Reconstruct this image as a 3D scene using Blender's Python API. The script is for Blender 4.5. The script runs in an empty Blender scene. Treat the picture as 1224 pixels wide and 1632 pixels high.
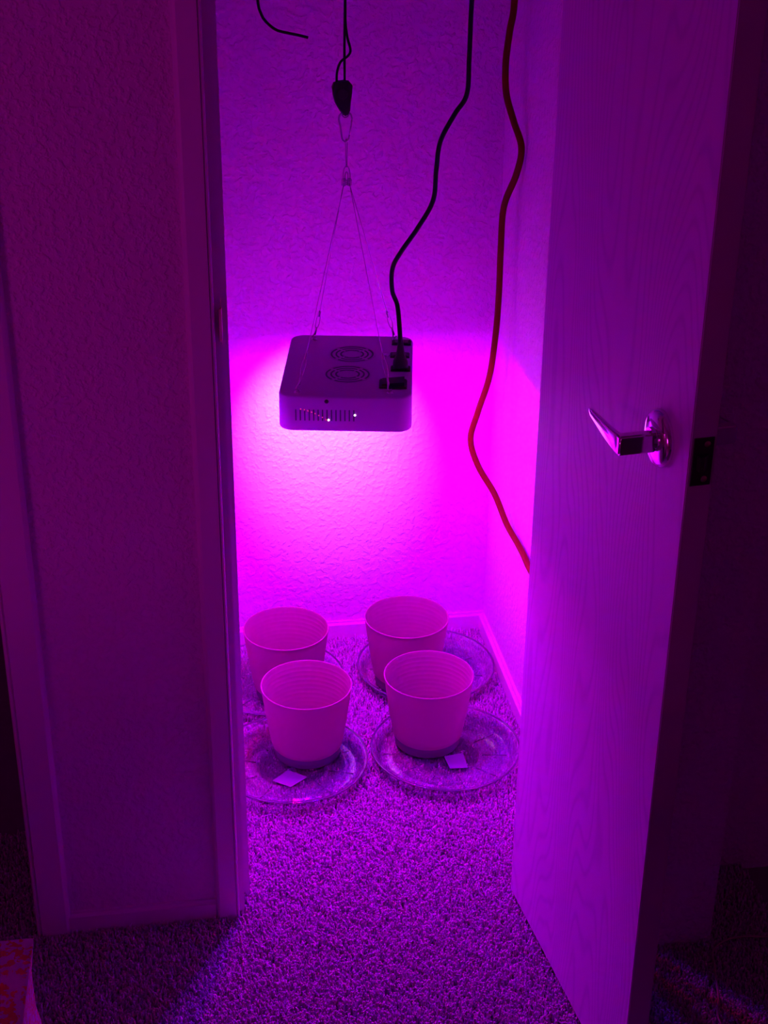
import bpy, bmesh, math, random
import numpy as np
from mathutils import Matrix, Vector
random.seed(7)
PI = math.pi
C = bpy.context.scene.collection

# ------------------------------------------------------------------ camera
cam_data = bpy.data.cameras.new('camera')
cam = bpy.data.objects.new('camera', cam_data); C.objects.link(cam)
cam_data.sensor_fit = 'VERTICAL'; cam_data.sensor_height = 24; cam_data.sensor_width = 18
cam_data.lens = 35.0; cam_data.clip_start = 0.02
M3 = Matrix(((0.988492697607446, 0.0584646233166924, -0.13951370756019468),
             (-0.15098371496401464, 0.4379044801473424, -0.8862525509596859),
             (0.009279256027259639, 0.8971184727154619, 0.4416925868975588)))
cam.matrix_world = Matrix.Translation((0, 0, 1.65)) @ M3.to_4x4()
bpy.context.scene.camera = cam

# ------------------------------------------------------------------ world, lights, exposure
w = bpy.data.worlds.new('world'); bpy.context.scene.world = w; w.use_nodes = True
w.node_tree.nodes['Background'].inputs[0].default_value = (0.9, 0.10, 0.8, 1)
w.node_tree.nodes['Background'].inputs[1].default_value = 0.02

def area(name, loc, rot, sx, sy, col, power, parent=None, spread=180):
    l = bpy.data.lights.new(name, 'AREA'); l.shape = 'RECTANGLE'; l.size = sx; l.size_y = sy
    l.color = col; l.energy = power; l.spread = math.radians(spread)
    o = bpy.data.objects.new(name, l); C.objects.link(o); o.location = loc; o.rotation_euler = rot
    if parent: o.parent = parent
    return o
LAMP_RED = 12.3     # watts of the red leds
LAMP_BLUE = 28.0    # watts of the blue leds
WHITE_SPOT = 10.5 
# unseen fill light added left of the camera for the room's reddish ambient
ROOM_GLOW = area('room_fill_light', (-1.55, 0.45, 0.90), (math.radians(80), 0, math.radians(-52)), 0.35, 0.35, (1.0, 0.03, 0.85), 2.9)
vs = bpy.context.scene.view_settings
vs.view_transform = 'Standard'; vs.look = 'None'; vs.gamma = 1; vs.exposure = 0.0
vs.use_curve_mapping = False

# ------------------------------------------------------------------ materials
def mat(name, col, rough=0.6, metal=0.0, spec=0.5, noise=0.0, nscale=8, bump=0.0, bscale=200, bdist=0.001, detail=3):
    m = bpy.data.materials.new(name); m.use_nodes = True
    nt = m.node_tree; b = nt.nodes['Principled BSDF']
    b.inputs['Roughness'].default_value = rough; b.inputs['Metallic'].default_value = metal
    b.inputs['Specular IOR Level'].default_value = spec
    tc = nt.nodes.new('ShaderNodeTexCoord')
    n = nt.nodes.new('ShaderNodeTexNoise'); n.inputs['Scale'].default_value = nscale; n.inputs['Detail'].default_value = 4
    nt.links.new(tc.outputs['Object'], n.inputs['Vector'])
    mx = nt.nodes.new('ShaderNodeMix'); mx.data_type = 'RGBA'
    mx.inputs['A'].default_value = (*[c * (1 - noise) for c in col], 1); mx.inputs['B'].default_value = (*[min(1, c * (1 + noise)) for c in col], 1)
    nt.links.new(n.outputs['Fac'], mx.inputs['Factor']); nt.links.new(mx.outputs['Result'], b.inputs['Base Color'])
    if bump:
        n2 = nt.nodes.new('ShaderNodeTexNoise'); n2.inputs['Scale'].default_value = bscale; n2.inputs['Detail'].default_value = detail
        nt.links.new(tc.outputs['Object'], n2.inputs['Vector'])
        bp = nt.nodes.new('ShaderNodeBump'); bp.inputs['Strength'].default_value = bump; bp.inputs['Distance'].default_value = bdist
        nt.links.new(n2.outputs['Fac'], bp.inputs['Height']); nt.links.new(bp.outputs['Normal'], b.inputs['Normal'])
    return m

def wall_mat():
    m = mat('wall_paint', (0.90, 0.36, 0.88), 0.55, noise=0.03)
    nt = m.node_tree; b = nt.nodes['Principled BSDF']; tc = nt.nodes['Texture Coordinate']
    v = nt.nodes.new('ShaderNodeTexNoise'); v.inputs['Scale'].default_value = 95; v.inputs['Detail'].default_value = 2.5; v.inputs['Roughness'].default_value = 0.55
    nt.links.new(tc.outputs['Object'], v.inputs['Vector'])
    r = nt.nodes.new('ShaderNodeValToRGB'); r.color_ramp.elements[0].position = 0.42; r.color_ramp.elements[1].position = 0.66
    r.color_ramp.interpolation = 'EASE'
    nt.links.new(v.outputs['Fac'], r.inputs['Fac'])
    bp = nt.nodes.new('ShaderNodeBump'); bp.inputs['Strength'].default_value = 0.70; bp.inputs['Distance'].default_value = 0.00185
    nt.links.new(r.outputs['Color'], bp.inputs['Height']); nt.links.new(bp.outputs['Normal'], b.inputs['Normal'])
    return m

def door_mat():
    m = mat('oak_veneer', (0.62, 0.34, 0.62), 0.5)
    nt = m.node_tree; b = nt.nodes['Principled BSDF']; tc = nt.nodes['Texture Coordinate']
    L = nt.links.new
    sep = nt.nodes.new('ShaderNodeSeparateXYZ'); L(tc.outputs['Object'], sep.inputs[0])
    def math_(op, a, bb):
        n = nt.nodes.new('ShaderNodeMath'); n.operation = op
        for i, q in enumerate((a, bb)):
            if isinstance(q, (int, float)): n.inputs[i].default_value = q
            else: L(q, n.inputs[i])
        return n.outputs[0]
    comb = nt.nodes.new('ShaderNodeCombineXYZ')
    L(math_('MULTIPLY', sep.outputs['Y'], 5.0), comb.inputs['X']); L(math_('MULTIPLY', sep.outputs['Z'], 0.85), comb.inputs['Y'])
    n1 = nt.nodes.new('ShaderNodeTexNoise'); n1.inputs['Scale'].default_value = 1.3; n1.inputs['Detail'].default_value = 1.5; n1.inputs['Roughness'].default_value = 0.4
    L(comb.outputs[0], n1.inputs['Vector'])
    ph = math_('MULTIPLY', n1.outputs['Fac'], 190.0)
    ph = math_('ADD', ph, math_('MULTIPLY', sep.outputs['Y'], 330.0))
    s = math_('ADD', math_('MULTIPLY', math_('SINE', ph, 0), 0.5), 0.5)
    line = math_('POWER', s, 4.0)
    comb2 = nt.nodes.new('ShaderNodeCombineXYZ')
    L(math_('MULTIPLY', sep.outputs['Y'], 420.0), comb2.inputs['X']); L(math_('MULTIPLY', sep.outputs['Z'], 14.0), comb2.inputs['Y'])
    n2 = nt.nodes.new('ShaderNodeTexNoise'); n2.inputs['Scale'].default_value = 1.0; n2.inputs['Detail'].default_value = 2
    L(comb2.outputs[0], n2.inputs['Vector'])
    h = math_('ADD', math_('MULTIPLY', line, 0.7), math_('MULTIPLY', n2.outputs['Fac'], 0.45))
    mx = nt.nodes.new('ShaderNodeMix'); mx.data_type = 'RGBA'
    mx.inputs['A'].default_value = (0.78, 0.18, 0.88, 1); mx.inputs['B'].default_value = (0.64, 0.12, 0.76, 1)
    L(h, mx.inputs['Factor']); L(mx.outputs['Result'], b.inputs['Base Color'])
    bp = nt.nodes.new('ShaderNodeBump'); bp.invert = True; bp.inputs['Strength'].default_value = 0.28; bp.inputs['Distance'].default_value = 0.0008
    L(h, bp.inputs['Height']); L(bp.outputs['Normal'], b.inputs['Normal'])
    return m

def clear_mat():
    m = bpy.data.materials.new('clear_plastic'); m.use_nodes = True; nt = m.node_tree
    for n in list(nt.nodes): nt.nodes.remove(n)
    L = nt.links.new
    out = nt.nodes.new('ShaderNodeOutputMaterial')
    tr = nt.nodes.new('ShaderNodeBsdfTransparent'); tr.inputs[0].default_value = (0.93, 0.9, 0.95, 1)
    gl = nt.nodes.new('ShaderNodeBsdfGlossy'); gl.inputs['Roughness'].default_value = 0.07
    df = nt.nodes.new('ShaderNodeBsdfDiffuse'); df.inputs[0].default_value = (0.7, 0.25, 0.9, 1)
    fr = nt.nodes.new('ShaderNodeFresnel'); fr.inputs['IOR'].default_value = 1.55
    tcn = nt.nodes.new('ShaderNodeTexCoord'); ns = nt.nodes.new('ShaderNodeTexNoise'); ns.inputs['Scale'].default_value = 18
    L(tcn.outputs['Object'], ns.inputs['Vector'])
    bp = nt.nodes.new('ShaderNodeBump'); bp.inputs['Strength'].default_value = 0.25; bp.inputs['Distance'].default_value = 0.004
    L(ns.outputs['Fac'], bp.inputs['Height']); L(bp.outputs['Normal'], gl.inputs['Normal'])
    m1 = nt.nodes.new('ShaderNodeMixShader'); m1.inputs[0].default_value = 0.16
    L(tr.outputs[0], m1.inputs[1]); L(df.outputs[0], m1.inputs[2])
    m2 = nt.nodes.new('ShaderNodeMixShader')
    mm = nt.nodes.new('ShaderNodeMath'); mm.operation = 'MULTIPLY'; mm.inputs[1].default_value = 1.7
    L(fr.outputs[0], mm.inputs[0]); L(mm.outputs[0], m2.inputs[0]); L(m1.outputs[0], m2.inputs[1]); L(gl.outputs[0], m2.inputs[2])
    L(m2.outputs[0], out.inputs[0])
    return m

def emit_mat(name, col, s):
    m = bpy.data.materials.new(name); m.use_nodes = True; b = m.node_tree.nodes['Principled BSDF']
    b.inputs['Base Color'].default_value = (*col, 1); b.inputs['Emission Color'].default_value = (*col, 1); b.inputs['Emission Strength'].default_value = s
    return m

def carpet_mat():
    m = bpy.data.materials.new('carpet_yarn'); m.use_nodes = True; nt = m.node_tree; b = nt.nodes['Principled BSDF']
    a = nt.nodes.new('ShaderNodeAttribute'); a.attribute_name = 'shade'
    r = nt.nodes.new('ShaderNodeValToRGB'); e = r.color_ramp.elements
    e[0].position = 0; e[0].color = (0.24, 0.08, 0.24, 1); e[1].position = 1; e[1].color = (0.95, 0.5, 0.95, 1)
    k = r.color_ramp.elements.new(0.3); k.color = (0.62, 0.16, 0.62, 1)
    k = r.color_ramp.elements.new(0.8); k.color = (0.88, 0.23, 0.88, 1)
    nt.links.new(a.outputs['Fac'], r.inputs['Fac']); nt.links.new(r.outputs['Color'], b.inputs['Base Color'])
    b.inputs['Roughness'].default_value = 0.55; b.inputs['Specular IOR Level'].default_value = 0.35
    return m

def quilt_mat():
    m = mat('quilt_print', (0.85, 0.25, 0.8), 0.8)
    nt = m.node_tree; b = nt.nodes['Principled BSDF']; tc = nt.nodes['Texture Coordinate']; L = nt.links.new
    mp = nt.nodes.new('ShaderNodeMapping'); mp.inputs['Scale'].default_value = (1.0, 1.0, 1.8); L(tc.outputs['Object'], mp.inputs['Vector'])
    wv = nt.nodes.new('ShaderNodeTexWave'); wv.bands_direction = 'Z'; wv.inputs['Scale'].default_value = 55; wv.inputs['Distortion'].default_value = 7; wv.inputs['Detail Scale'].default_value = 3
    L(mp.outputs[0], wv.inputs['Vector'])
    v = nt.nodes.new('ShaderNodeTexVoronoi'); v.inputs['Scale'].default_value = 95; L(mp.outputs[0], v.inputs['Vector'])
    r1 = nt.nodes.new('ShaderNodeMath'); r1.operation = 'GREATER_THAN'; r1.inputs[1].default_value = 0.45; L(wv.outputs['Fac'], r1.inputs[0])
    r2 = nt.nodes.new('ShaderNodeMath'); r2.operation = 'LESS_THAN'; r2.inputs[1].default_value = 0.62; L(v.outputs['Distance'], r2.inputs[0])
    mu = nt.nodes.new('ShaderNodeMath'); mu.operation = 'MULTIPLY'; L(r1.outputs[0], mu.inputs[0]); L(r2.outputs[0], mu.inputs[1])
    ad = nt.nodes.new('ShaderNodeMath'); ad.operation = 'MAXIMUM'; ad.inputs[1].default_value = 0; L(mu.outputs[0], ad.inputs[0])
    mx = nt.nodes.new('ShaderNodeMix'); mx.data_type = 'RGBA'
    mx.inputs['A'].default_value = (0.98, 0.30, 0.98, 1); mx.inputs['B'].default_value = (0.98, 0.02, 0.10, 1)
    L(ad.outputs[0], mx.inputs['Factor']); L(mx.outputs['Result'], b.inputs['Base Color'])
    return m

MW = wall_mat()
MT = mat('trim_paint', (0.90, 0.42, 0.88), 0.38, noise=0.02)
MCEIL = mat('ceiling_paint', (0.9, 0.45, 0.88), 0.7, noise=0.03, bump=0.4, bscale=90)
MD = door_mat()
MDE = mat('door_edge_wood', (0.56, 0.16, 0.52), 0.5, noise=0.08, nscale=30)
MCARP = carpet_mat()
MBACK = mat('carpet_backing', (0.25, 0.10, 0.24), 0.9, noise=0.2, nscale=60)
MCHROME = mat('polished_nickel', (0.80, 0.72, 0.80), 0.10, metal=1, noise=0.02)
MBRASS = mat('dull_brass', (0.55, 0.35, 0.25), 0.3, metal=1, noise=0.05)
MDARK = mat('dark_metal', (0.06, 0.04, 0.05), 0.35, metal=0.6)
MSTEEL = mat('steel_wire', (0.62, 0.55, 0.66), 0.25, metal=1)
MBLACK = mat('black_plastic', (0.012, 0.012, 0.018), 0.55)
MRUB = mat('black_cord_rubber', (0.006, 0.006, 0.012), 0.5, spec=0.3)
MROPE = mat('black_rope', (0.008, 0.006, 0.010), 0.9, noise=0.4, nscale=900, bump=0.6, bscale=700)
MRED = mat('red_cord_jacket', (0.17, 0.0008, 0.004), 0.6, spec=0.12)
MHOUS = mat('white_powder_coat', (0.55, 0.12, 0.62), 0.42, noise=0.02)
MSLOT = mat('slot_shadow', (0.10, 0.05, 0.16), 0.7)
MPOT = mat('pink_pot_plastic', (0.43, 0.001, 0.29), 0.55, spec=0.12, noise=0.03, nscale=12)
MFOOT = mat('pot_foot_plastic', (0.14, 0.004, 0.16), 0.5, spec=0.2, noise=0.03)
MCLEAR = clear_mat()
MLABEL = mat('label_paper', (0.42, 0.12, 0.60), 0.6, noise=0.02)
MQ = quilt_mat()
MLED = emit_mat('led_glow', (0.8, 0.0, 1.0), 3.0)
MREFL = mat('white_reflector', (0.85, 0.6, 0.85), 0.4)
MDOT = emit_mat('vent_dot_glow', (1.0, 0.75, 1.0), 3.0)
MSTREAK = emit_mat('red_streak_glow', (1.0, 0.05, 0.25), 0.5)
MCABLE = mat('pale_cable', (0.5, 0.22, 0.32), 0.5)

# ------------------------------------------------------------------ helpers
def link(name, me, m, parent=None, smooth=False):
    if m: me.materials.append(m)
    o = bpy.data.objects.new(name, me); C.objects.link(o)
    if parent: o.parent = parent
    if smooth:
        for p in me.polygons: p.use_smooth = True
    return o

def obj(name, bm, m, parent=None, smooth=False, auto=None):
    me = bpy.data.meshes.new(name); bmesh.ops.recalc_face_normals(bm, faces=bm.faces)
    bm.to_mesh(me); bm.free()
    o = link(name, me, m, parent, smooth)
    if auto:
        me.set_sharp_from_angle(angle=math.radians(auto))
    return o

def tag(o, label=None, cat=None, group=None, kind=None):
    if label: o['label'] = label
    if cat: o['category'] = cat
    if group: o['group'] = group
    if kind: o['kind'] = kind
    return o

def empty(name, loc=(0, 0, 0), rotz=0, parent=None):
    o = bpy.data.objects.new(name, None); C.objects.link(o); o.location = loc; o.rotation_euler = (0, 0, rotz)
    o.empty_display_size = 0.02
    if parent: o.parent = parent
    return o

def bx(bm, x0, x1, y0, y1, z0, z1, bev=0, seg=2):
    r = bmesh.ops.create_cube(bm, size=1)
    vs_ = r['verts']
    for v in vs_:
        v.co = Vector((x0 + (v.co.x + .5) * (x1 - x0), y0 + (v.co.y + .5) * (y1 - y0), z0 + (v.co.z + .5) * (z1 - z0)))
    if bev:
        es = list({e for v in vs_ for e in v.link_edges})
        bmesh.ops.bevel(bm, geom=es, offset=bev, segments=seg, affect='EDGES', clamp_overlap=True)
    return bm

def box(name, x0, x1, y0, y1, z0, z1, m, parent=None, bev=0, seg=2):
    return obj(name, bx(bmesh.new(), x0, x1, y0, y1, z0, z1, bev, seg), m, parent)

def catmull(pts, n=8):
    P = [Vector(p) for p in pts]; P = [2 * P[0] - P[1]] + P + [2 * P[-1] - P[-2]]
    out = []
    for i in range(1, len(P) - 2):
        a, b, c, d = P[i - 1], P[i], P[i + 1], P[i + 2]
        for k in range(n):
            t = k / n
            out.append(0.5 * ((2 * b) + (c - a) * t + (2 * a - 5 * b + 4 * c - d) * t * t + (3 * b - a - 3 * c + d) * t ** 3))
    out.append(P[-2]); return out

def tube(bm, pts, r, seg=8, closed=False, caps=True):
    P = [Vector(p) for p in pts]; n = len(P); rings = []
    T = []
    for i in range(n):
        if closed: t = P[(i + 1) % n] - P[i - 1]
        else: t = P[min(i + 1, n - 1)] - P[max(i - 1, 0)]
        T.append(t.normalized())
    up = Vector((0, 0, 1)) if abs(T[0].z) < 0.9 else Vector((1, 0, 0))
    nrm = (up - T[0] * up.dot(T[0])).normalized()
    for i in range(n):
        nrm = (nrm - T[i] * nrm.dot(T[i])).normalized(); bn = T[i].cross(nrm)
        rr = r[i] if isinstance(r, (list, tuple)) else r
        rings.append([bm.verts.new(P[i] + (nrm * math.cos(2 * PI * k / seg) + bn * math.sin(2 * PI * k / seg)) * rr) for k in range(seg)])
    for i in range(n if closed else n - 1):
        A, B = rings[i], rings[(i + 1) % n]
        for k in range(seg):
            bm.faces.new((A[k], A[(k + 1) % seg], B[(k + 1) % seg], B[k]))
    if not closed and caps:
        bm.faces.new(rings[0][::-1]); bm.faces.new(rings[-1])
    return bm

def lathe(bm, prof, seg=64, c=(0, 0, 0)):
    rings = []
    for r, z in prof:
        if r < 1e-6: rings.append([bm.verts.new((c[0], c[1], c[2] + z))])
        else: rings.append([bm.verts.new((c[0] + r * math.cos(2 * PI * k / seg), c[1] + r * math.sin(2 * PI * k / seg), c[2] + z)) for k in range(seg)])
    for A, B in zip(rings, rings[1:]):
        for k in range(seg):
            a, b = (A[k % len(A)], A[(k + 1) % len(A)]), (B[k % len(B)], B[(k + 1) % len(B)])
            if len(A) == 1 and len(B) == 1: continue
            if len(A) == 1: bm.faces.new((a[0], b[1], b[0]))
            elif len(B) == 1: bm.faces.new((a[0], a[1], b[0]))
            else: bm.faces.new((a[0], a[1], b[1], b[0]))
    return bm

def extrude_profile(bm, prof, z0, z1):
    """closed xy outline raised from z0 to z1"""
    a = [bm.verts.new((x, y, z0)) for x, y in prof]; b = [bm.verts.new((x, y, z1)) for x, y in prof]
    n = len(prof)
    for i in range(n): bm.faces.new((a[i], a[(i + 1) % n], b[(i + 1) % n], b[i]))
    bm.faces.new(a[::-1]); bm.faces.new(b)
    return bm

def struct(o): o['kind'] = 'structure'; return o

# ------------------------------------------------------------------ the setting
YF, YI, YB = 1.895, 2.0, 2.735      # room face and closet face of the front wall, back wall
XL, XR = 0.03, 0.650                # closet side walls
JL, JR = 0.077, 0.557               # jamb faces
GZ = -0.012
struct(box('floor', -2.0, 2.2, -1.2, 3.6, -0.05, GZ, MBACK))
struct(box('ceiling', -2.0, 2.2, -1.2, 3.6, 2.42, 2.5, MCEIL))

def multi(name, boxes, m):
    bm = bmesh.new()
    for b in boxes: bx(bm, *b)
    return struct(obj(name, bm, m))
multi('wall_front', [(-0.2005, JL - 0.012, YF, YI, GZ, 2.42),            # narrow pier between the two doorways
                     (JL - 0.012, JR + 0.012, YF, YI, 2.06, 2.42),       # over the closet door
                     (JR + 0.012, 1.9, YF, YI, GZ, 2.42),
                     (-1.05, -0.2005, YF, YI, 2.06, 2.42),
                     (-1.9, -1.05, YF, YI, GZ, 2.42)], MW)
struct(box('wall_back', -0.05, 0.75, YB, YB + 0.1, GZ, 2.42, MW))
struct(box('wall_left', -0.05, XL, YI, YB, GZ, 2.42, MW))
struct(box('wall_right', XR, 0.75, YI, YB, GZ, 2.42, MW))
struct(box('wall_room_right', 1.9, 2.0, -1.2, YF, GZ, 2.42, MW))
struct(box('wall_room_left', -1.9, -1.8, -1.2, YF, GZ, 2.42, MW))
struct(box('wall_room_back', -1.8, 1.9, -1.2, -1.1, GZ, 2.42, MW))
struct(box('wall_hall_back', -1.9, -0.05, 3.3, 3.4, GZ, 2.42, MW))
struct(box('wall_hall_left', -1.9, -1.8, YI, 3.3, GZ, 2.42, MW))
struct(box('wall_hall_right', -0.15, -0.05, YI, 3.3, GZ, 2.42, MW))
struct(box('wall_pier', 0.716, 0.802, 1.725, YF, GZ, 2.42, MW))

def baseboard(name, x0, x1, y0, y1, side, h=0.036):
    """side = direction the board faces; top outer edge eased"""
    bm = bmesh.new(); bx(bm, x0, x1, y0, y1, GZ, h)
    es = []
    for e in bm.edges:
        a, b = e.verts
        if a.co.z > h - 1e-4 and b.co.z > h - 1e-4:
            ok = {'-y': max(a.co.y, b.co.y) < y0 + 1e-4, '+x': min(a.co.x, b.co.x) > x1 - 1e-4, '-x': max(a.co.x, b.co.x) < x0 + 1e-4}[side]
            if ok: es.append(e)
    bmesh.ops.bevel(bm, geom=es, offset=0.006, segments=3, affect='EDGES')
    return struct(obj(name, bm, MT))
baseboard('baseboard_back', XL, XR, YB - 0.012, YB, '-y')
baseboard('baseboard_right', XR - 0.012, XR, YI, YB - 0.012, '-x')
baseboard('baseboard_left', XL, XL + 0.012, YI, YB - 0.012, '+x')
baseboard('baseboard_front', -0.2005, 0.031, YF - 0.010, YF, '-y', 0.033)

def casing(name, x0, x1, z1=2.09, flip=False):
    """flat casing with a thinner, beaded inner edge, plan outline extruded up"""
    t = 0.014; w_ = x1 - x0
    pr = [(0, 0), (0, -t * 0.35), (0.0012, -t * 0.62), (0.0032, -t * 0.86), (0.0062, -t), (w_ * 0.84, -t), (w_ * 0.87, -t * 0.72), (w_ * 0.91, -t * 0.95), (w_ * 0.96, -t * 0.9), (w_, -t * 0.55), (w_, 0)]
    if flip: pr = [(w_ - x, y) for x, y in pr][::-1]
    return struct(obj(name, extrude_profile(bmesh.new(), [(x0 + x, YF + y) for x, y in pr], GZ, z1), MT))
casing('trim_1', 0.031, 0.0685)
casing('trim_2', JR + 0.006, JR + 0.045, flip=True)
struct(box('trim_3', 0.031, JR + 0.045, YF - 0.0138, YF, 2.09, 2.13, MT, bev=0.002))
casing('trim_4', -0.2515, -0.1985, flip=True)
# outer edge bead of the doorway casing catches the light
struct(box('trim_5', -1.05, -0.2505, YF - 0.0138, YF, 2.09, 2.13, MT, bev=0.002))
j = struct(box('trim_6', JL - 0.012, JL, YF - 0.001, YI + 0.001, GZ, 2.06, MT, bev=0.0015))          # left jamb of the closet
box('door_stop', JL, JL + 0.011, YF + 0.040, YF + 0.075, GZ, 2.05, MT, j, bev=0.0015)
sp = empty('strike_plate', (JL - 0.001, YF + 0.004, 0.998), 0, j)
bm = bmesh.new(); bx(bm, 0, 0.0022, -0.001, 0.030, -0.030, 0.030, 0.0008, 1); obj('face_plate', bm, MBRASS, sp)
bm = bmesh.new()
lp = [(0.0, 0.0), (0.0022, 0.0), (0.0030, -0.004), (0.0018, -0.010), (-0.0016, -0.0125), (-0.0026, -0.011), (-0.0008, -0.008), (0.0, -0.004)]
extrude_profile(bm, lp, -0.022, 0.022); obj('lip', bm, MBRASS, sp)
j2 = struct(box('trim_7', JR, JR + 0.012, YF - 0.001, YI + 0.001, GZ, 2.06, MT, bev=0.0015))
box('door_stop', JR - 0.011, JR, YF + 0.040, YF + 0.075, GZ, 2.05, MT, j2, bev=0.0015)
struct(box('trim_8', JL, JR, YF - 0.001, YI + 0.001, 2.048, 2.06, MT))
struct(box('trim_9', -0.214, -0.202, YF, YI, GZ, 2.06, MT, bev=0.001))

# ------------------------------------------------------------------ carpet pile
def carpet_pile():
    rng = np.random.default_rng(3)
    s = 0.0037
    xs = np.arange(-0.62, 0.95, s); ys = np.arange(1.14, 2.735, s)
    X, Y = np.meshgrid(xs, ys); X = X.ravel() + rng.uniform(-.5, .5, X.size) * s * 1.5; Y = Y.ravel() + rng.uniform(-.5, .5, Y.size) * s * 1.5
    keep = (Y < YF - 0.002) & (X > -0.55 + 0.0 * X) & (X < 0.92)
    keep |= (Y >= YF - 0.002) & (X > JL + 0.002) & (X < JR - 0.002) & (Y < YI)
    keep |= (Y >= YI) & (X > XL + .012) & (X < XR - .012) & (Y < YB - .012)
    keep |= (Y >= YF) & (X < -0.216) & (X > -0.45) & (Y < 2.15)
    keep &= ~((X > 0.714) & (X < 0.804) & (Y > 1.723))
    X, Y = X[keep], Y[keep]; n = X.size
    h = rng.uniform(0.010, 0.0165, n); lean = rng.uniform(0, 0.0060, n); ang = rng.uniform(0, 2 * np.pi, n)
    # clumps lean together
    cl = np.sin(X * 170 + np.sin(Y * 95) * 2) + np.cos(Y * 150 + np.sin(X * 120) * 2.2) + np.sin((X + Y) * 330)
    ang = ang * 0.45 + cl * 1.4
    h *= 1 + 0.16 * np.clip(cl, -2, 2) * 0.6
    rad = rng.uniform(0.0015, 0.0026, n)
    lv = np.array([0.0, 0.55, 1.0]); K = 3
    rr = [0.9, 1.25, 0.85]
    V = np.zeros((n, 3 * K, 3), np.float32)
    for i, t in enumerate(lv):
        curl = lean * t ** 1.6
        cx = X + np.cos(ang) * curl + (rng.uniform(-1, 1, n) * 0.0008 if i == 1 else 0); cy = Y + np.sin(ang) * curl
        cz = GZ + h * t * (1 - 0.12 * t * lean / 0.0060)
        tw = ang + t * 1.6
        for k in range(K):
            V[:, i * K + k, 0] = cx + np.cos(tw + k * 2 * np.pi / K) * rad * rr[i]
            V[:, i * K + k, 1] = cy + np.sin(tw + k * 2 * np.pi / K) * rad * rr[i]
            V[:, i * K + k, 2] = cz + (0.0006 * (k == 0) if i == 2 else 0)
    base = (np.arange(n) * 3 * K)[:, None]
    tri = []
    for i in range(2):
        for k in range(K):
            a, b, c_, d = i * K + k, i * K + (k + 1) % K, (i + 1) * K + (k + 1) % K, (i + 1) * K + k
            tri += [(a, b, c_), (a, c_, d)]
    tri.append((2 * K, 2 * K + 1, 2 * K + 2)); tri = np.array(tri)
    F = (base[:, :, None] + tri[None].reshape(1, -1, 3)).reshape(-1, 3).astype(np.int32)
    me = bpy.data.meshes.new('carpet_pile')
    me.vertices.add(n * 3 * K); me.vertices.foreach_set('co', V.reshape(-1))
    nf = F.shape[0]
    me.loops.add(nf * 3); me.loops.foreach_set('vertex_index', F.reshape(-1))
    me.polygons.add(nf); me.polygons.foreach_set('loop_start', np.arange(0, nf * 3, 3, dtype=np.int32))
    at = me.attributes.new('shade', 'FLOAT', 'POINT')
    sh = np.clip(rng.normal(0.60, 0.14, n) + 0.06 * cl, 0.1, 0.86); hot = rng.random(n) < 0.02; sh[hot] = 1.0
    at.data.foreach_set('value', np.repeat(sh, 3 * K).astype(np.float32))
    me.update(calc_edges=True)
    return link('carpet_pile', me, MCARP)
tag(carpet_pile(), 'shaggy cut-pile carpet covering the closet and room floor', 'carpet', kind='stuff')

# ------------------------------------------------------------------ open closet door
DA = math.atan2(0.114, 0.9934)                 # the leaf stands a little past square
DOOR = empty('door_1', (0.513, 1.878, 0.0), DA); struct(DOOR)
DW, DT = 0.450, 0.032                          # leaf runs along local -y, thick along local +x
lf = obj('leaf', bx(bmesh.new(), 0, DT, -DW, 0, 0.008, 2.04, 0.0012, 2), MD, DOOR)
lf.data.materials.append(MDE)
for p in lf.data.polygons:
    if abs(p.normal.y) > 0.7 or abs(p.normal.z) > 0.7: p.material_index = 1
def lever(side):
    s = -1 if side < 0 else 1
    x0 = 0 if s < 0 else DT
    L_ = empty('lever_handle', (x0, -0.379, 0.975), 0, DOOR)
    rot = Matrix.Rotation(s * PI / 2, 4, 'Y')
    bm = lathe(bmesh.new(), [(0.0, 0.0), (0.034, 0.0), (0.0345, 0.003), (0.033, 0.0065), (0.029, 0.009), (0.020, 0.0105), (0.0145, 0.011), (0.0135, 0.015), (0.0, 0.015)], 48)
    bm.transform(rot); obj('rosette', bm, MCHROME, L_, True, 40)
    bm = bmesh.new(); bx(bm, min(s * 0.010, s * 0.0575), max(s * 0.010, s * 0.0575), -0.0125, 0.0015, -0.0118, 0.0118, 0.0022, 3)
    obj('neck', bm, MCHROME, L_, True, 40)
    # blade: a flat paddle from the neck back towards the hinge side
    bm = bmesh.new(); N = 18; rings = []
    for i in range(N):
        t = i / (N - 1)
        y = -0.010 + 0.117 * t
        xc = s * (0.0535 - 0.010 * math.sin(t * PI * 0.5) * t)
        hh = 0.0125 - 0.0085 * t; th = 0.0050 - 0.0025 * t
        if i == 0: hh *= .8; th *= .6
        if i == N - 1: hh *= .75; th *= .5
        zc = -0.004 * t
        ring = []
        for k in range(14):
            a = 2 * PI * k / 14; ca, sa = math.cos(a), math.sin(a)
            ring.append(bm.verts.new((xc + th * math.copysign(abs(ca) ** .55, ca), y, zc + hh * math.copysign(abs(sa) ** .4, sa))))
        rings.append(ring)
    for A, B in zip(rings, rings[1:]):
        for k in range(14): bm.faces.new((A[k], A[(k + 1) % 14], B[(k + 1) % 14], B[k]))
    bm.faces.new(rings[0]); bm.faces.new(rings[-1][::-1])
    obj('blade', bm, MCHROME, L_, True, 40)
lever(-1); lever(1)
lp_ = empty('latch_plate', (DT / 2, -DW, 0.975), 0, DOOR)
bm = bmesh.new(); bx(bm, -0.0125, 0.0125, -0.0014, 0.0004, -0.029, 0.029, 0.0007, 1); obj('plate', bm, MDARK, lp_)
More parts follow.
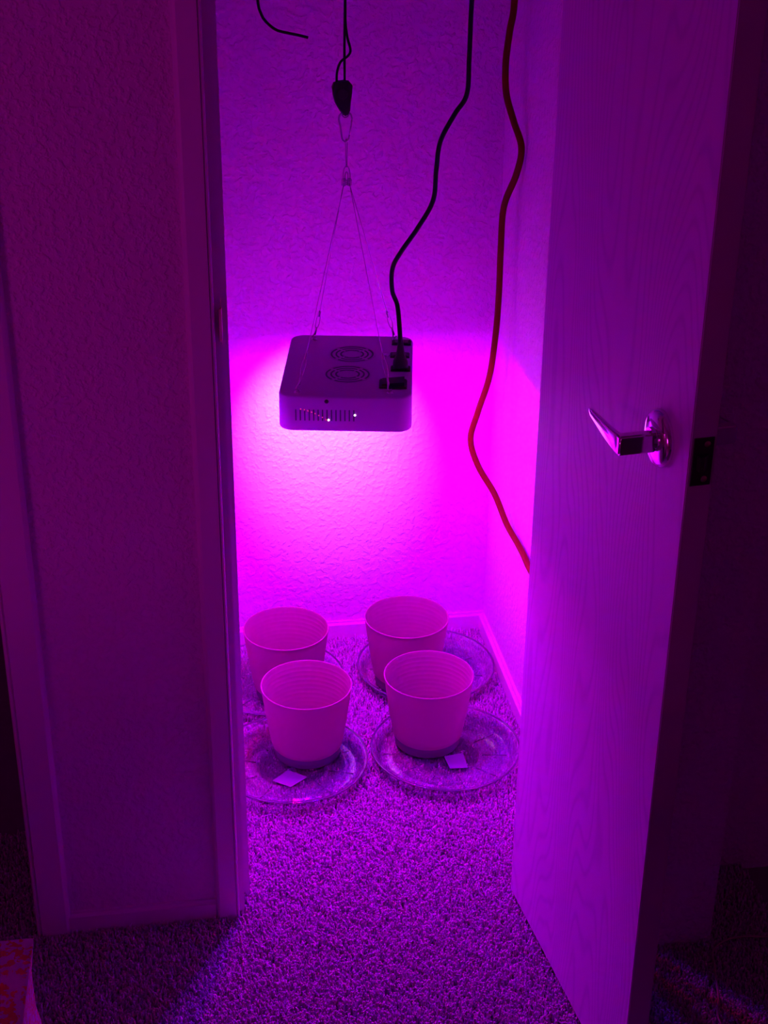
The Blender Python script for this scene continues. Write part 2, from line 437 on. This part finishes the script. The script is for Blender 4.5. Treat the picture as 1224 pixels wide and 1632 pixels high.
bm = bmesh.new(); extrude_profile(bm, [(-0.007, -0.0014), (-0.007, -0.010), (-0.002, -0.010), (0.007, -0.0014)], -0.009, 0.009); obj('bolt', bm, MDARK, lp_)
for z in (-0.021, 0.021):
    bm = lathe(bmesh.new(), [(0, 0.0012), (0.002, 0.0012), (0.0038, 0.0), (0.0038, -0.0006), (0, -0.0006)], 16); bm.transform(Matrix.Rotation(PI / 2, 4, 'X'))
    o = obj('screw', bm, MBRASS, lp_, True, 40); o.location = (0.004, -0.0016, z)
for z in (0.25, 1.05, 1.82):
    hg = empty('hinge', (DT + 0.004, 0.006, z), 0, DOOR)
    bm = tube(bmesh.new(), [(0, 0, -0.038), (0, 0, 0.038)], 0.005, 12); obj('knuckle', bm, MCHROME, hg, True, 40)
    box('hinge_leaf', -DT + 0.004, -0.003, -0.0068, -0.0055, -0.038, 0.038, MCHROME, hg)

# ------------------------------------------------------------------ grow lamp
FZ = 0.71
LAMP = empty('grow_lamp', (0.304, 2.325, FZ), -math.radians(10))
tag(LAMP, 'pale flat rectangular grow lamp with two round fan grilles hanging in the closet', 'lamp')
W2, L2, FH = 0.1065, 0.145, 0.060
def rrect(w2, l2, r, n=8):
    P = []
    for cx, cy, a0 in ((w2 - r, l2 - r, 0), (-w2 + r, l2 - r, 90), (-w2 + r, -l2 + r, 180), (w2 - r, -l2 + r, 270)):
        for k in range(n + 1):
            a = math.radians(a0 + 90 * k / n); P.append((cx + r * math.cos(a), cy + r * math.sin(a)))
    return P
def ring_stack(stack):
    """stack of (inset, z); open at the last ring"""
    bm = bmesh.new(); rings = []
    for ins, z in stack:
        rings.append([bm.verts.new((x, y, z)) for x, y in rrect(W2 - ins, L2 - ins, max(0.002, 0.024 - ins))])
    for A, B in zip(rings, rings[1:]):
        n = len(A)
        for k in range(n): bm.faces.new((A[k], A[(k + 1) % n], B[(k + 1) % n], B[k]))
    bm.faces.new(rings[0]); return bm, rings
bm, rg = ring_stack([(0.0045, FH), (0.002, FH - 0.0006), (0.0006, FH - 0.002), (0.0, FH - 0.0045), (0.0, 0.003), (0.0006, 0.001), (0.002, 0.0), (0.004, 0.0), (0.004, 0.020), (0.006, 0.040)])
hs = obj('housing', bm, MHOUS, LAMP, True, 50)
# underside panel with leds
bm, rg = ring_stack([(0.004, 0.036), (0.004, 0.038)]); bm.faces.new(rg[-1]); obj('led_panel', bm, MREFL, LAMP)
led = None
for i in range(5):
    for k in range(8):
        x, y = -0.072 + i * 0.036, -0.112 + k * 0.032
        if led is None:
            bm = lathe(bmesh.new(), [(0.0095, 0.0), (0.0095, -0.002), (0.007, -0.0045), (0.0, -0.006)], 16)
            led = obj('led_lens', bm, MLED, LAMP, True); o = led
        else:
            o = led.copy(); C.objects.link(o); o.parent = LAMP
        o.location = (x, y, 0.036)
def led_point(name, x, y, col, power):
    l = bpy.data.lights.new(name, 'POINT'); l.color = col; l.energy = power; l.shadow_soft_size = 0.009
    o = bpy.data.objects.new(name, l); C.objects.link(o); o.parent = LAMP; o.location = (x, y, 0.031)
for x, y in ((-0.080, 0.09), (-0.05, 0.04), (-0.080, -0.03), (-0.01, -0.08)): led_point('led_light_red', x, y, (1.0, 0.0, 0.10), LAMP_RED / 4)
for x, y in ((0.070, 0.08), (0.05, 0.02), (-0.03, -0.09), (-0.04, 0.01)): led_point('led_light_blue', x, y, (0.10, 0.0, 1.0), LAMP_BLUE / 4)
l = bpy.data.lights.new('core_spot_white', 'SPOT'); l.color = (1.0, 0.9, 1.0); l.energy = WHITE_SPOT; l.shadow_soft_size = 0.01
l.spot_size = math.radians(60); l.spot_blend = 1.0              # spot added for the white leds, aimed to whiten the back wall's core
o = bpy.data.objects.new('core_spot_white', l); C.objects.link(o); o.parent = LAMP; o.location = (-0.045, 0.112, 0.009)
o.rotation_euler = (math.radians(54), 0, math.radians(4))
# round slotted fan grilles: three interrupted rings each, as dark strips painting the shaded openings, with raised lips
def fan(cx, cy, skew):
    g = empty('fan_grille', (cx, cy, FH), skew, LAMP)
    bm = bmesh.new()
    for r in (0.019, 0.027, 0.035):
        for q in range(4):
            a0 = math.radians(90 * q + 52 - (0.035 / r) * 2); a1 = math.radians(90 * q + 128 + (0.035 / r) * 2)
            if r == 0.019: a0 += .05
            pts = []
            n = 14; w_ = 0.0015
            inn = [bm.verts.new(((r - w_) * math.cos(a0 + (a1 - a0) * i / n), (r - w_) * math.sin(a0 + (a1 - a0) * i / n), 0.0004)) for i in range(n + 1)]
            out = [bm.verts.new(((r + w_) * math.cos(a0 + (a1 - a0) * i / n), (r + w_) * math.sin(a0 + (a1 - a0) * i / n), 0.0004)) for i in range(n + 1)]
            inb = [bm.verts.new((v.co.x, v.co.y, -0.0004)) for v in inn]; oub = [bm.verts.new((v.co.x, v.co.y, -0.0004)) for v in out]
            for i in range(n):
                bm.faces.new((inn[i], out[i], out[i + 1], inn[i + 1])); bm.faces.new((out[i], oub[i], oub[i + 1], out[i + 1])); bm.faces.new((inn[i + 1], inb[i + 1], inb[i], inn[i]))
    obj('slots', bm, MSLOT, g)
    bm = bmesh.new()
    for r in (0.0390, 0.0155):
        tube(bm, [(r * math.cos(2 * PI * i / 48), r * math.sin(2 * PI * i / 48), 0.0002) for i in range(48)], 0.0007, 6, True)
    obj('rim', bm, MHOUS, g, True)
fan(0.0035, 0.049, 0.0); fan(0.0, -0.046, 0.1)
# sockets, plug and switch along the right edge
def socket(cx, cy):
    s = empty('power_socket', (cx, cy, FH), 0, LAMP)
    bm = bmesh.new(); bx(bm, -0.0165, 0.0165, -0.0115, 0.0115, -0.001, 0.003, 0.0012, 2); obj('flange', bm, MBLACK, s)
    bm = bmesh.new(); bx(bm, -0.0115, 0.0115, -0.0085, 0.0085, 0.003, 0.0042, 0.001, 1)
    for q in (-0.005, 0, 0.005): bx(bm, q - 0.001, q + 0.001, -0.003, 0.003, 0.0042, 0.0048)
    obj('insert', bm, MDARK, s)
    return s
socket(0.0865, 0.107); socket(0.0845, 0.044); socket(0.0865, -0.020)
sw = empty('rocker_switch', (0.0755, -0.090, FH), 0, LAMP)
bm = bmesh.new(); bx(bm, -0.0225, 0.0225, -0.0200, 0.0200, -0.001, 0.003, 0.0015, 2); obj('frame', bm, MBLACK, sw)
bm = bmesh.new(); extrude_profile(bm, [(-0.018, -0.0135), (0.018, -0.0135), (0.018, 0.0135), (-0.018, 0.0135)], 0.003, 0.006)
for v in bm.verts:
    if v.co.z > .005 and v.co.x > 0: v.co.z += 0.0035
obj('rocker', bm, MBLACK, sw)
# vent slots, screw and emissive dots put in for bright spots at the vents
for i in range(14):
    x = -0.078 + i * 0.0071
    o = box('vent_slot', x - 0.0011, x + 0.0011, -L2 - 0.0004, -L2 + 0.0010, 0.018, 0.037, MSLOT, LAMP)
bm = lathe(bmesh.new(), [(0, 0.0018), (0.0025, 0.0015), (0.0036, 0.0), (0.0036, -0.001), (0, -0.001)], 16); bm.transform(Matrix.Rotation(PI / 2, 4, 'X'))
o = obj('screw', bm, MDARK, LAMP, True); o.location = (-0.029, -L2, 0.051)
for x, z in ((-0.026, 0.0195), (0.0160, 0.0285)):
    bm = lathe(bmesh.new(), [(0, 0.0016), (0.0012, 0.0013), (0.0018, 0.0), (0.0018, -0.001), (0, -0.001)], 12); bm.transform(Matrix.Rotation(PI / 2, 4, 'X'))
    o = obj('vent_dot', bm, MDOT, LAMP, True); o.location = (x, -L2 - 0.0002, z)
for i in range(8):  # emissive specks paint the dashed red reflection at the slots
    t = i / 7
    o = box('reflection_speck', -0.0009, 0.0009, -0.0005, 0.0003, -0.0008, 0.0008, MSTREAK, LAMP); o.location = (-0.070 + 0.040 * t, -L2 - 0.0005, 0.0375 - 0.017 * t ** 1.5)
# studs
studs = {'bl': (-0.0655, 0.118), 'br': (0.0755, 0.125), 'fl': (-0.0755, -0.130), 'fr': (0.0715, -0.126)}
for x, y in list(studs.values()) + [(0.061, 0.044)]:
    bm = lathe(bmesh.new(), [(0, 0.0032), (0.003, 0.0030), (0.0045, 0.0018), (0.0062, 0.0010), (0.0064, -0.0005), (0, -0.0005)], 20)
    o = obj('stud', bm, MSTEEL, LAMP, True); o.location = (x, y, FH)

# ------------------------------------------------------------------ hanging wires from the hub down to the studs
a = math.radians(10)
def world(x, y, z): return Vector((0.304 + x * math.cos(a) + y * math.sin(a), 2.325 - x * math.sin(a) + y * math.cos(a), FZ + z))
HUB = Vector((0.3008, 2.325, 1.0752))
HANG = empty('wire_hanger', HUB)
tag(HANG, 'thin steel four-leg wire hanger fastened to the corners of the grow lamp', 'hanger')
for i, (k, (x, y)) in enumerate(studs.items()):
    S = world(x, y, FH + 0.002) - HUB
    d = (-S).normalized()
    hk = empty('wire_leg', (0, 0, 0), 0, HANG)
    top = Vector((0.004 if x > 0 else -0.004, 0.003 if y > 0 else -0.003, 0.0))
    lp0 = S + d * 0.024; lp1 = S + d * 0.056
    side = d.cross(Vector((0, 1, 0))).normalized()
    bm = tube(bmesh.new(), [lp1, top], 0.0005, 6); obj('wire', bm, MSTEEL, hk, True)
    # loop, crimp sleeve and hook
    pts = []
    for q in range(20):
        t = 2 * PI * q / 20
        c_ = (lp0 + lp1) / 2
        pts.append(c_ + d * (0.016 * math.cos(t)) + side * (0.0032 * math.sin(t)))
    obj('loop', tube(bmesh.new(), pts, 0.0007, 6, True), MSTEEL, hk, True)
    obj('crimp_sleeve', tube(bmesh.new(), [lp1 - d * 0.004, lp1 + d * 0.006], 0.0024, 10), MSTEEL, hk, True, 40)
    obj('hook', tube(bmesh.new(), catmull([S + d * 0.026, S + d * 0.012 + side * 0.0012, S + side * 0.0035 + Vector((0, 0, .0035)), S - side * 0.0030 + Vector((0, 0, .0035))], 6), 0.0013, 8), MSTEEL, hk, True)
    obj('spring', tube(bmesh.new(), [lp0 + d * 0.001, S + d * 0.010], 0.0016, 8), MSTEEL, hk, True)
# hub: ferrules, ring, double wire up to a small ring
for x in (-0.0042, 0.0042):
    bm = tube(bmesh.new(), [(x, 0, -0.005), (x, 0, 0.006)], 0.0036, 12)
    for z in (-0.003, 0.0, 0.003):
        tube(bm, [(x + 0.0038 * math.cos(2 * PI * q / 14), 0.0038 * math.sin(2 * PI * q / 14), z) for q in range(14)], 0.0007, 6, True)
    obj('ferrule', bm, MSTEEL, HANG, True)
bm = bmesh.new()
tube(bm, catmull([(-0.0048, 0, 0.004), (-0.0056, 0, 0.012), (-0.004, 0, 0.021), (0.0, 0, 0.0265), (0.004, 0, 0.021), (0.0056, 0, 0.012), (0.0048, 0, 0.004)], 6), 0.0009, 8)
tube(bm, catmull([(-0.0025, 0.001, 0.004), (-0.002, 0.001, 0.013), (0.0, 0.001, 0.0165), (0.002, 0.001, 0.013), (0.0025, 0.001, 0.004)], 6), 0.0009, 8)
obj('eye', bm, MSTEEL, HANG, True)
bm = bmesh.new()
tube(bm, catmull([(-0.0006, 0.0010, 0.024), (-0.0012, 0.001, 0.045), (-0.0012, 0.001, 0.064), (0.0, 0.001, 0.0675), (0.0012, 0.001, 0.064), (0.0010, 0.001, 0.045), (0.0008, 0.001, 0.024)], 6), 0.0008, 8)
obj('link_wire', bm, MSTEEL, HANG, True)

# carabiner
CB = empty('carabiner', (0.2992, 2.325, 1.160))
tag(CB, 'small silver spring-gate carabiner joining the black pulley to the wire', 'carabiner')
cp = catmull([(-0.0005, 0, -0.0215), (-0.0052, 0, -0.0165), (-0.0078, 0, 0.002), (-0.0102, 0, 0.014), (-0.0075, 0, 0.0215), (0.0, 0, 0.024), (0.0075, 0, 0.0215), (0.0102, 0, 0.014)], 6)
obj('body', tube(bmesh.new(), cp, 0.0016, 10), MSTEEL, CB, True)
obj('gate', tube(bmesh.new(), [(0.0102, 0, 0.013), (0.0060, 0, -0.014)], 0.0013, 10), MSTEEL, CB, True)
obj('nose', tube(bmesh.new(), catmull([(0.0062, 0, -0.012), (0.0048, 0, -0.0175), (-0.0005, 0, -0.0215)], 5), 0.0017, 10), MSTEEL, CB, True)

# rope ratchet
RR = empty('rope_ratchet', (0.294, 2.325, 1.205))
tag(RR, 'black wedge-shaped pulley ratchet hanging from thin black rope above the lamp', 'pulley')
out = [(-0.0130, 0.0235), (-0.0060, 0.0262), (0.0035, 0.0270), (0.0110, 0.0260), (0.0155, 0.0205), (0.0150, 0.0110), (0.0128, -0.0050), (0.0118, -0.0170), (0.0090, -0.0230), (0.0045, -0.0255), (0.0010, -0.0235), (-0.0050, -0.0165), (-0.0110, -0.0060), (-0.0140, 0.0060), (-0.0153, 0.0170)]
bm = bmesh.new(); A = []; 
for y, s in ((-0.0085, .86), (-0.0065, 1.0), (0.0065, 1.0), (0.0085, .86)):
    A.append([bm.verts.new((x * s, y, z * s)) for x, z in out])
for P, Q in zip(A, A[1:]):
    for k in range(len(out)): bm.faces.new((P[k], P[(k + 1) % len(out)], Q[(k + 1) % len(out)], Q[k]))
bm.faces.new(A[0]); bm.faces.new(A[-1][::-1]); obj('case', bm, MBLACK, RR, True, 35)
bm = lathe(bmesh.new(), [(0, 0.002), (0.007, 0.0018), (0.0085, 0.0), (0.0085, -0.001), (0, -0.001)], 24); bm.transform(Matrix.Rotation(PI / 2, 4, 'X'))
o = obj('wheel_cap', bm, MBLACK, RR, True, 40); o.location = (0, -0.0085, 0.009)
bm = bmesh.new()
tube(bm, [(0.0052 + 0.0052 * math.cos(2 * PI * q / 20), 0, -0.0235 + 0.0052 * math.sin(2 * PI * q / 20)) for q in range(20)], 0.0011, 8, True)
obj('lower_eye', bm, MSTEEL, RR, True)
# closet rod above the frame that carries rope and cord
ROD = empty('closet_rod', (0.34, 2.345, 1.72)); tag(ROD, 'plain round closet rod across the closet above the hanging lamp', 'rod')
obj('bar', tube(bmesh.new(), [(-0.309, 0, 0), (0.309, 0, 0)], 0.016, 20), MT, ROD, True, 40)
for x in (-0.304, 0.304): obj('bracket', tube(bmesh.new(), [(x, 0, 0), (x * 1.018, 0, 0)], 0.028, 20), MT, ROD, True, 40)
rp = catmull([(0.2861, 2.325, 1.222), (0.2862, 2.325, 1.243), (0.2915, 2.324, 1.2595), (0.3030, 2.323, 1.269), (0.3066, 2.322, 1.278), (0.3020, 2.322, 1.296), (0.2993, 2.322, 1.318), (0.2990, 2.322, 1.35), (0.3005, 2.323, 1.5), (0.302, 2.325, 1.71), (0.302, 2.3305, 1.7335), (0.302, 2.345, 1.7390), (0.302, 2.3595, 1.7335), (0.302, 2.365, 1.71), (0.3015, 2.345, 1.60), (0.3005, 2.332, 1.40), (0.2990, 2.329, 1.33), (0.2984, 2.329, 1.28), (0.2985, 2.328, 1.225)], 8)
rope = obj('rope', tube(bmesh.new(), rp, 0.0019, 8), MROPE, None, True)
tag(rope, 'thin black doubled rope running straight up from the black pulley', 'rope')
lr = catmull([(0.2505, 2.40, 1.2848), (0.2340, 2.40, 1.2890), (0.2155, 2.40, 1.2928), (0.2030, 2.40, 1.2962), (0.1933, 2.398, 1.3024), (0.1840, 2.396, 1.3115), (0.1783, 2.394, 1.3211), (0.1731, 2.39, 1.3414), (0.172, 2.385, 1.40), (0.178, 2.37, 1.60), (0.18, 2.365, 1.715), (0.18, 2.359, 1.7335), (0.18, 2.345, 1.7392), (0.18, 2.331, 1.7335), (0.18, 2.325, 1.715), (0.181, 2.325, 1.64)], 8)
lo = obj('loose_rope_end', tube(bmesh.new(), lr, 0.0022, 8), MROPE, None, True)
tag(lo, 'loose curled end of black rope dangling at upper left of the closet', 'rope')

# power cord of the lamp, with its plug
PC = empty('lamp_power_cord', (0.37, 2.33, 0.77)); tag(PC, 'thin black power cord wavering down to the socket on the grow lamp', 'cord')
pb = world(0.0865, -0.020, FH + 0.0048); O = PC.location.copy()
def rel(pts): return [Vector(p) - O for p in pts]
P1 = pb + Vector((0, 0.004, 0.036))
cord = [P1, (P1.x - 0.001, P1.y + 0.004, P1.z + 0.025), (0.3880, 2.345, 0.862), (0.3795, 2.348, 0.888), (0.3800, 2.35, 0.925), (0.3946, 2.35, 0.9536), (0.4200, 2.35, 0.990), (0.4448, 2.35, 1.0352), (0.4490, 2.35, 1.085), (0.4547, 2.35, 1.1308), (0.4760, 2.35, 1.172), (0.4949, 2.35, 1.2034), (0.4968, 2.35, 1.26), (0.4979, 2.35, 1.3445), (0.504, 2.352, 1.45), (0.50, 2.358, 1.60), (0.498, 2.3675, 1.71), (0.498, 2.3615, 1.7365), (0.498, 2.345, 1.7425), (0.498, 2.3285, 1.7365), (0.498, 2.3225, 1.71), (0.50, 2.324, 1.66)]
obj('cable', tube(bmesh.new(), rel(catmull(cord, 10)), 0.0039, 10), MRUB, PC, True)
pm = Matrix.Translation(pb - O)
bm = bmesh.new(); rings = []
for z, w_, d_ in ((0, .0125, .0095), (0.004, .0125, .0095), (0.010, .0118, .0085), (0.018, .0080, .0066), (0.028, .0062, .0058), (0.040, .0045, .0045), (0.048, .0034, .0034)):
    rings.append([bm.verts.new((w_ * math.copysign(abs(math.cos(t)) ** .6, math.cos(t)), 0.10 * z + d_ * math.copysign(abs(math.sin(t)) ** .6, math.sin(t)), z)) for t in [2 * PI * k / 20 for k in range(20)]])
for P, Q in zip(rings, rings[1:]):
    for k in range(20): bm.faces.new((P[k], P[(k + 1) % 20], Q[(k + 1) % 20], Q[k]))
bm.faces.new(rings[0]); bm.faces.new(rings[-1]); bm.transform(pm)
obj('plug', bm, MBLACK, PC, True, 45)

# red extension cord along the right wall
rc = [(0.612, 2.60, 1.66), (0.622, 2.60, 1.45), (0.6250, 2.60, 1.3113), (0.6190, 2.60, 1.26), (0.6145, 2.60, 1.2078), (0.6180, 2.60, 1.155), (0.6300, 2.585, 1.11), (0.6400, 2.5607, 1.0699), (0.6370, 2.575, 1.020), (0.6227, 2.60, 0.9545), (0.6205, 2.60, 0.875), (0.6207, 2.60, 0.7895), (0.6180, 2.60, 0.712), (0.6096, 2.60, 0.6285), (0.5900, 2.60, 0.557), (0.5776, 2.60, 0.5004), (0.5900, 2.58, 0.452), (0.6180, 2.55, 0.404), (0.6330, 2.50, 0.362), (0.6400, 2.4300, 0.352), (0.6400, 2.3626, 0.350), (0.638, 2.26, 0.335), (0.634, 2.14, 0.20), (0.628, 2.07, 0.07), (0.622, 2.035, 0.010), (0.60, 2.022, 0.008)]
ro = obj('extension_cord', tube(bmesh.new(), catmull(rc, 10), 0.0060, 12), MRED, None, True)
tag(ro, 'red extension cord hanging down the right closet wall behind the open door', 'cord')

# ------------------------------------------------------------------ saucers and pots
def saucer(x, y, rot, z=0.001):
    s = empty('plant_saucer', (x, y, z), rot)
    R = 0.139
    prof = [(0.0, 0.003), (0.062, 0.003), (0.064, 0.0048), (0.066, 0.0048), (0.068, 0.003), (0.096, 0.003), (0.098, 0.0048), (0.101, 0.0048), (0.103, 0.003), (0.118, 0.003), (0.123, 0.005), (0.130, 0.018), (0.1335, 0.0235), (0.137, 0.0250), (R, 0.0242), (R, 0.0232), (0.1365, 0.0232)]
    bm = lathe(bmesh.new(), prof, 96)
    for v in bm.verts:      # scalloped, slightly buckled thin plastic
        r = math.hypot(v.co.x, v.co.y); t = math.atan2(v.co.y, v.co.x)
        v.co.z += 0.0012 * math.sin(3 * t + rot * 5) * (r / R) ** 2 + (0.0010 * (0.5 + 0.5 * math.cos(10 * t)) if 0.07 < r < 0.095 else 0)
    obj('dish', bm, MCLEAR, s, True, 60)
    rib0 = None
    for k in range(10):
        t = 2 * PI * k / 10
        if rib0 is None:
            bm = bmesh.new(); bx(bm, 0.069, 0.116, -0.0016, 0.0016, 0.0022, 0.0040, 0.0008, 2); rib0 = obj('rib', bm, MCLEAR, s, True); o = rib0
        else:
            o = rib0.copy(); C.objects.link(o); o.parent = s
        o.rotation_euler = (0, 0, t)
    bm = tube(bmesh.new(), [(0.1385 * math.cos(2 * PI * i / 96), 0.1385 * math.sin(2 * PI * i / 96), 0.0240 + 0.0012 * math.sin(3 * 2 * PI * i / 96 + rot * 5)) for i in range(96)], 0.0020, 8, True)
    obj('rim', bm, MCLEAR, s, True)
    return s
SA = dict(fl=(0.190, 2.270), fr=(0.478, 2.268), bl=(0.183, 2.552), br=(0.492, 2.556))
GS = 'clear plastic saucers on the closet carpet'
s1 = saucer(*SA['fl'], 0.3); tag(s1, 'clear plastic saucer under the front left pot, nearest the left door casing', 'saucer', GS)
s2 = saucer(*SA['fr'], 1.1); tag(s2, 'clear plastic saucer under the front right pot, nearest the open door', 'saucer', GS)
s3 = saucer(*SA['bl'], 2.0); tag(s3, 'clear plastic saucer under the back left pot by the back baseboard', 'saucer', GS)
s4 = saucer(*SA['br'], 2.9); tag(s4, 'clear plastic saucer under the back right pot in the closet corner', 'saucer', GS)

def label_on(s, P4):
    bm = bmesh.new(); c0 = Vector(s.location)
    a_ = [bm.verts.new(Matrix.Rotation(-s.rotation_euler.z, 3, 'Z') @ (Vector((x, y, 0.0062)) - Vector((c0.x, c0.y, 0)))) for x, y in P4]
    bm.faces.new(a_); r = bmesh.ops.extrude_face_region(bm, geom=list(bm.faces))
    for v in [g for g in r['geom'] if isinstance(g, bmesh.types.BMVert)]: v.co.z += 0.0005
    tag(obj('sticker', bm, MLABEL, s), 'pale square paper sticker')

# stickers peeking out from beneath the front pots
label_on(s1, [(0.150, 2.2270), (0.181, 2.2035), (0.2140, 2.2290), (0.181, 2.2560)])
label_on(s2, [(0.4775, 2.2190), (0.5110, 2.2170), (0.5110, 2.2640), (0.4740, 2.2580)])

def pot(x, y, rot, z=0.0075):
    p = empty('plant_pot', (x, y, z), rot)
    H, RT, RB = 0.146, 0.0835, 0.0615
    def rad(zz): return RB + 0.0035 + (RT - RB - 0.0035) * ((zz - 0.022) / (H - 0.022)) ** 0.85
    prof = [(RB + 0.0005, 0.0205), (RB + 0.0020, 0.0210), (RB + 0.0038, 0.0228)]
    for i in range(1, 13):
        zz = 0.022 + (H - 0.022) * i / 12; prof.append((rad(zz), zz))
    prof += [(RT + 0.0006, H + 0.0008), (RT - 0.0002, H + 0.0018), (RT - 0.0016, H + 0.0014), (RT - 0.0022, H)]
    N = 14
    for i in range(N):                                    # stepped ridges inside
        z1 = H - 0.004 - i * 0.0088
        r1 = rad(max(z1, 0.024)) - 0.0024
        prof += [(r1, z1), (r1 - 0.0002, z1 - 0.0050), (r1 - 0.0007, z1 - 0.0060), (r1 - 0.0009, z1 - 0.0072)]
    prof += [(RB - 0.002, 0.014), (RB - 0.008, 0.006), (0.0, 0.006)]
    obj('body', lathe(bmesh.new(), prof, 96), MPOT, p, True, 50)
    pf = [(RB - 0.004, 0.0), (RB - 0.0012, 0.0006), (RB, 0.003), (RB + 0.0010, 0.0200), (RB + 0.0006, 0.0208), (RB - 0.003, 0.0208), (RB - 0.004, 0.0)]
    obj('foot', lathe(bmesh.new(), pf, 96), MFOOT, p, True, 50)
    for k in range(5):
        t = 2 * PI * k / 5; r = 0.034
        obj('drain_hole', lathe(bmesh.new(), [(0.0042, 0.0061), (0.0042, 0.0068), (0.0, 0.0068)], 14, (r * math.cos(t), r * math.sin(t), 0)), MDARK, p, True)
    return p
GP = 'round plastic plant pots in the closet'
def tp(o, l): tag(o, l, 'pot', GP)
tp(pot(0.2230, 2.312, 0.0), 'empty pink tapered plant pot at front left, on a clear saucer')
tp(pot(0.4520, 2.315, 0.7), 'empty pink tapered plant pot at front right, nearest the open door')
tp(pot(0.2045, 2.518, 1.5), 'empty pink tapered plant pot at back left, partly behind the front left pot')
tp(pot(0.4460, 2.530, 2.1), 'empty pink tapered plant pot at back right, nearest the closet corner')

# ------------------------------------------------------------------ quilt-covered bed corner and the floor cable
BD = empty('bed', (-0.688, 0.352, 0.0)); tag(BD, 'bed corner under a red and pale patterned quilt at the lower left', 'bed')
bm = bmesh.new(); bx(bm, -0.49, 0.487, -0.9, 0.75, 0.06, 0.66, 0.05, 6); obj('mattress', bm, MT, BD)
bm = bmesh.new(); bx(bm, -0.52, 0.531, -0.92, 0.832, 0.10, 0.712, 0.056, 8)
bmesh.ops.subdivide_edges(bm, edges=[e for e in bm.edges if e.calc_length() > 0.2], cuts=12, use_grid_fill=True)
for v in bm.verts:
    v.co.x += 0.004 * math.sin(v.co.z * 38 + v.co.y * 9); v.co.y += 0.004 * math.sin(v.co.z * 41 + v.co.x * 12)
obj('quilt', bm, MQ, BD, True)
for x in (-0.45, 0.44):
    for y in (-0.85, 0.70): box('leg', x - 0.025, x + 0.025, y - 0.025, y + 0.025, GZ, 0.06, MDE, BD)

cb = catmull([(0.770, 1.46, 0.0035), (0.7545, 1.5506, 0.0035), (0.770, 1.600, 0.0035), (0.786, 1.660, 0.0035), (0.800, 1.70, 0.0035), (0.85, 1.72, 0.0035), (0.95, 1.70, 0.0035)], 8)
tag(obj('thin_cable', tube(bmesh.new(), cb, 0.0016, 8), MCABLE, None, True), 'thin pale cable lying on dark carpet right of the open door', 'cable')
